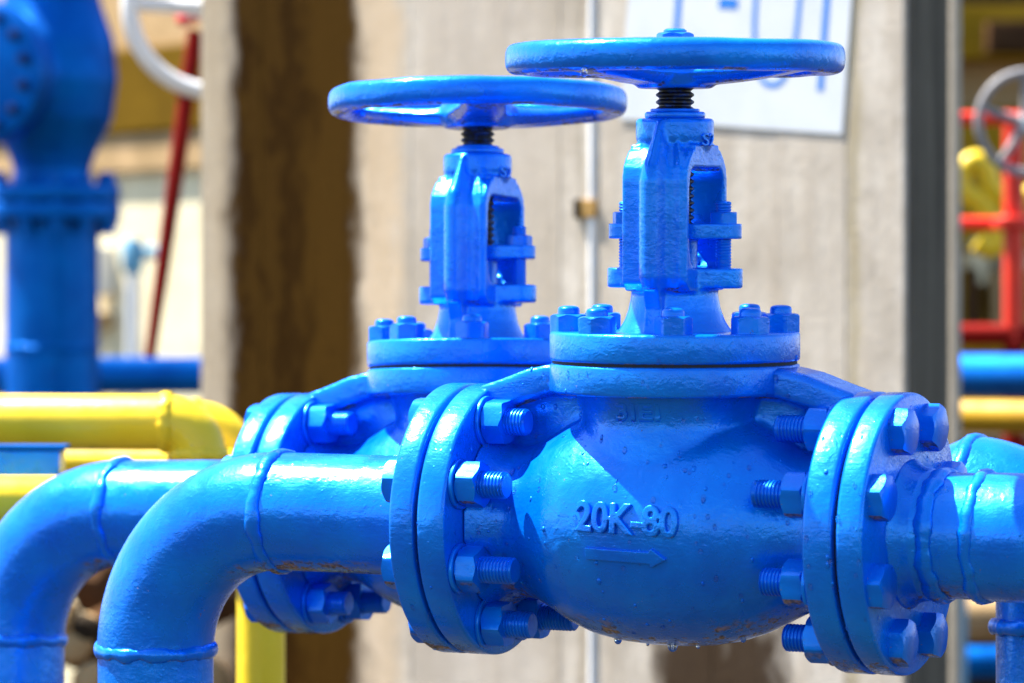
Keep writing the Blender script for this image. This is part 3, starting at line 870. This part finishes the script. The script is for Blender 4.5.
# ---------------------------------------------------------------- right background
hand_wheel_thing('grey_handwheel', 'grey spoked handwheel with a white hub at the right edge', P(1026, 122, 5.9), .070, .0065, 'grey', Matrix.Rotation(R(90), 3, 'X') @ Matrix.Rotation(R(12), 3, 'Y'), 5, 'white', spin=R(20))
t = thing('steel_rack', 'red steel rack of rails and an upright behind the grey handwheel', 'frame', P(1014, 341, 6.3))
o = P(1014, 341, 6.3)
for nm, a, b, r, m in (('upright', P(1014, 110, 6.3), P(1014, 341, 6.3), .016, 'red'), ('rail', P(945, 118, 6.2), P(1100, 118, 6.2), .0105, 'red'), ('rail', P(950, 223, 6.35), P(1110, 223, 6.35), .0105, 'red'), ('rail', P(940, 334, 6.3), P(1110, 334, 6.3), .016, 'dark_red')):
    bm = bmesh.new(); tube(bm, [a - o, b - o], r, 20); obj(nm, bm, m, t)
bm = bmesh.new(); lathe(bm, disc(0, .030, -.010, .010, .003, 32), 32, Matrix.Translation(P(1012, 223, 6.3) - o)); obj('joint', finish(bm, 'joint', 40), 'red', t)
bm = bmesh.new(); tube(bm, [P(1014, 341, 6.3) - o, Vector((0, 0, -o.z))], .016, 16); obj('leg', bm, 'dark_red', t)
pts = [P(1050, 185, 6.8)] + [P(x, y, 6.8) for x, y in ((1015, 200), (995, 190), (985, 168), (975, 160), (962, 172), (964, 190), (985, 205), (1000, 235), (990, 248), (975, 240))]
sp = []
for i in range(len(pts) - 1):
    p0, p1_, p2_, p3 = pts[max(i - 1, 0)], pts[i], pts[i + 1], pts[min(i + 2, len(pts) - 1)]
    for j in range(5):
        u = j / 5
        sp.append(.5 * ((2 * p1_) + (-p0 + p2_) * u + (2 * p0 - 5 * p1_ + 4 * p2_ - p3) * u * u + (-p0 + 3 * p1_ - 3 * p2_ + p3) * u ** 3))
simple_tube_thing('yellow_hose', sp, .017, 'yellow', 'thick yellow hose looped behind the red rack', 'hose', 20)
q1, q2 = P(900, 374, 6.1), P(1150, 372, 5.7); q2.z = q1.z
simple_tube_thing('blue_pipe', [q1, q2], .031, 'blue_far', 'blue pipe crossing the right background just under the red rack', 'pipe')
q1, q2 = P(900, 415, 6.2), P(1150, 415, 5.9); q2.z = q1.z
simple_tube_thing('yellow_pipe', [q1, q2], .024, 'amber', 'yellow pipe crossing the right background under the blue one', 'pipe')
bm = bmesh.new(); box(bm, (0, 0, 0), (.9, .5, .62), bev=.01)
q = P(1040, 341, 7.2)
obj('machine_base', bm, 'dark', None, (q.x + .2, q.y, EYE - (432 - 341) / F * 7.2 - .31), None, 'dark machine base in shade under the yellow pipe on the right', 'plinth')
q = P(1010, 37, 8.8)
bm = bmesh.new(); box(bm, (0, 0, 0), (.10, .08, .065), bev=.004); t = thing('junction_box', 'brown rusty box fixed high on the far wall at the top right', 'box', q); obj('case', bm, 'brown', t)
bm = bmesh.new(); box(bm, (0, -.044, 0), (.08, .008, .045), bev=.002); obj('lid', bm, 'brown', t)
q = P(966, 640, 6.4)
simple_tube_thing('blue_pipe', [(q.x - .01, q.y, 0), (q.x - .01, q.y, EYE - (545 - 341) / F * 6.4)], .012, 'pale_blue', 'thin upright blue pipe just left of the right-hand elbow, low down', 'pipe')
q1, q2 = P(900, 618, 6.5), P(1100, 618, 6.5)
simple_tube_thing('rusty_pipe', [q1, q2], .035, 'tan', 'tan pipe low in the right background', 'pipe')
q1, q2 = P(900, 662, 6.7), P(1100, 662, 6.7)
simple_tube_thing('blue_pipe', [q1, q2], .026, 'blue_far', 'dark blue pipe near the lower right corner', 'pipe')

# low, left: rusty drums seen between the two bends
t = thing('rock_pile', 'dark brown rubble heap seen inside the bend of the rear pipe', 'rubble', P(90, 640, 5.6))
for i in range(34):
    bm = bmesh.new(); bmesh.ops.create_icosphere(bm, subdivisions=2, radius=random.uniform(.02, .045))
    for v in bm.verts: v.co *= 1 + .5 * noise.noise(v.co * 25 + Vector((i, 0, 0)))
    obj('rock', finish(bm, 'rock', 30), random.choice(['brown', 'dark', 'brown', 'tan']), t, (random.uniform(-.14, .18), random.uniform(-.1, .1), random.uniform(-.08, .085)))
bm = bmesh.new(); box(bm, (0, 0, -.75), (.6, .4, 1.3), bev=.02); obj('plinth', bm, 'brown', t)

# far building: cream wall with beams, openings, plus tan upper part
def far_build(px0, px1, d, label, bands, nm):
    o = P((px0 + px1) / 2, 341, d); wd = (px1 - px0) / F * d
    o.z = 0
    t = thing(nm, label, 'building', o)
    for (n_, y0, y1, mat, dep) in bands:
        z0, z1 = EYE - (y1 - 341) / F * d, EYE - (y0 - 341) / F * d
        z0 = max(z0, 0)
        bm = bmesh.new(); box(bm, (0, .5 - dep / 2, (z0 + z1) / 2), (wd, 1 + dep, z1 - z0), bev=.01); obj(n_, bm, mat, t)
    return t
D3 = 10.0
tb = far_build(-600, 640, D3, 'cream building with olive beams seen between the blue column and the stained wall',
          [('upper_wall', -260, 62, 'tan', 0), ('beam', 60, 142, 'olive_dark', .03), ('lintel', 140, 180, 'tan', .02), ('wall', 178, 1100, 'cream', 0)], 'cream_building')
tb.rotation_euler = (0, 0, R(-50))
for x, y, w_, h_, mt in ((110, 290, 20, 120, 'tan'), (174, 272, 22, 46, 'white'), (60, 270, 16, 60, 'tan'), (172, 320, 30, 14, 'tan')):
    p = P(x, y, D3)
    bm = bmesh.new(); box(bm, (0, 0, 0), (w_ / F * D3, .06, h_ / F * D3), bev=.004)
    obj('window' if mt == 'white' else 'pilaster', bm, mt, tb, (p.x - tb.location.x, -.03, p.z))
bm = bmesh.new(); box(bm, (0, 0, 0), (1.3, .5, .5), bev=.01)
tb2 = far_build(700, 1400, 9.0, 'olive and tan building behind the red frame at the right edge',
          [('upper_wall', -200, 10, 'brown', .05), ('beam', 8, 62, 'olive', .12), ('wall', 60, 110, 'tan', 0), ('wall', 108, 250, 'olive', .04), ('lintel', 248, 270, 'cream', 0), ('wall', 268, 1000, 'olive', .0)], 'olive_building')
for x, y, w_, h_, mt in ((975, 262, 14, 44, 'cream'), (993, 300, 9, 60, 'tan'), (970, 300, 12, 66, 'brown'), (1008, 290, 8, 70, 'brown')):
    p = P(x, y, 9.0)
    bm = bmesh.new(); box(bm, (0, 0, 0), (w_ / F * 9, .08, h_ / F * 9), bev=.004)
    obj('pilaster', bm, mt, tb2, (p.x - tb2.location.x, -.05, p.z))
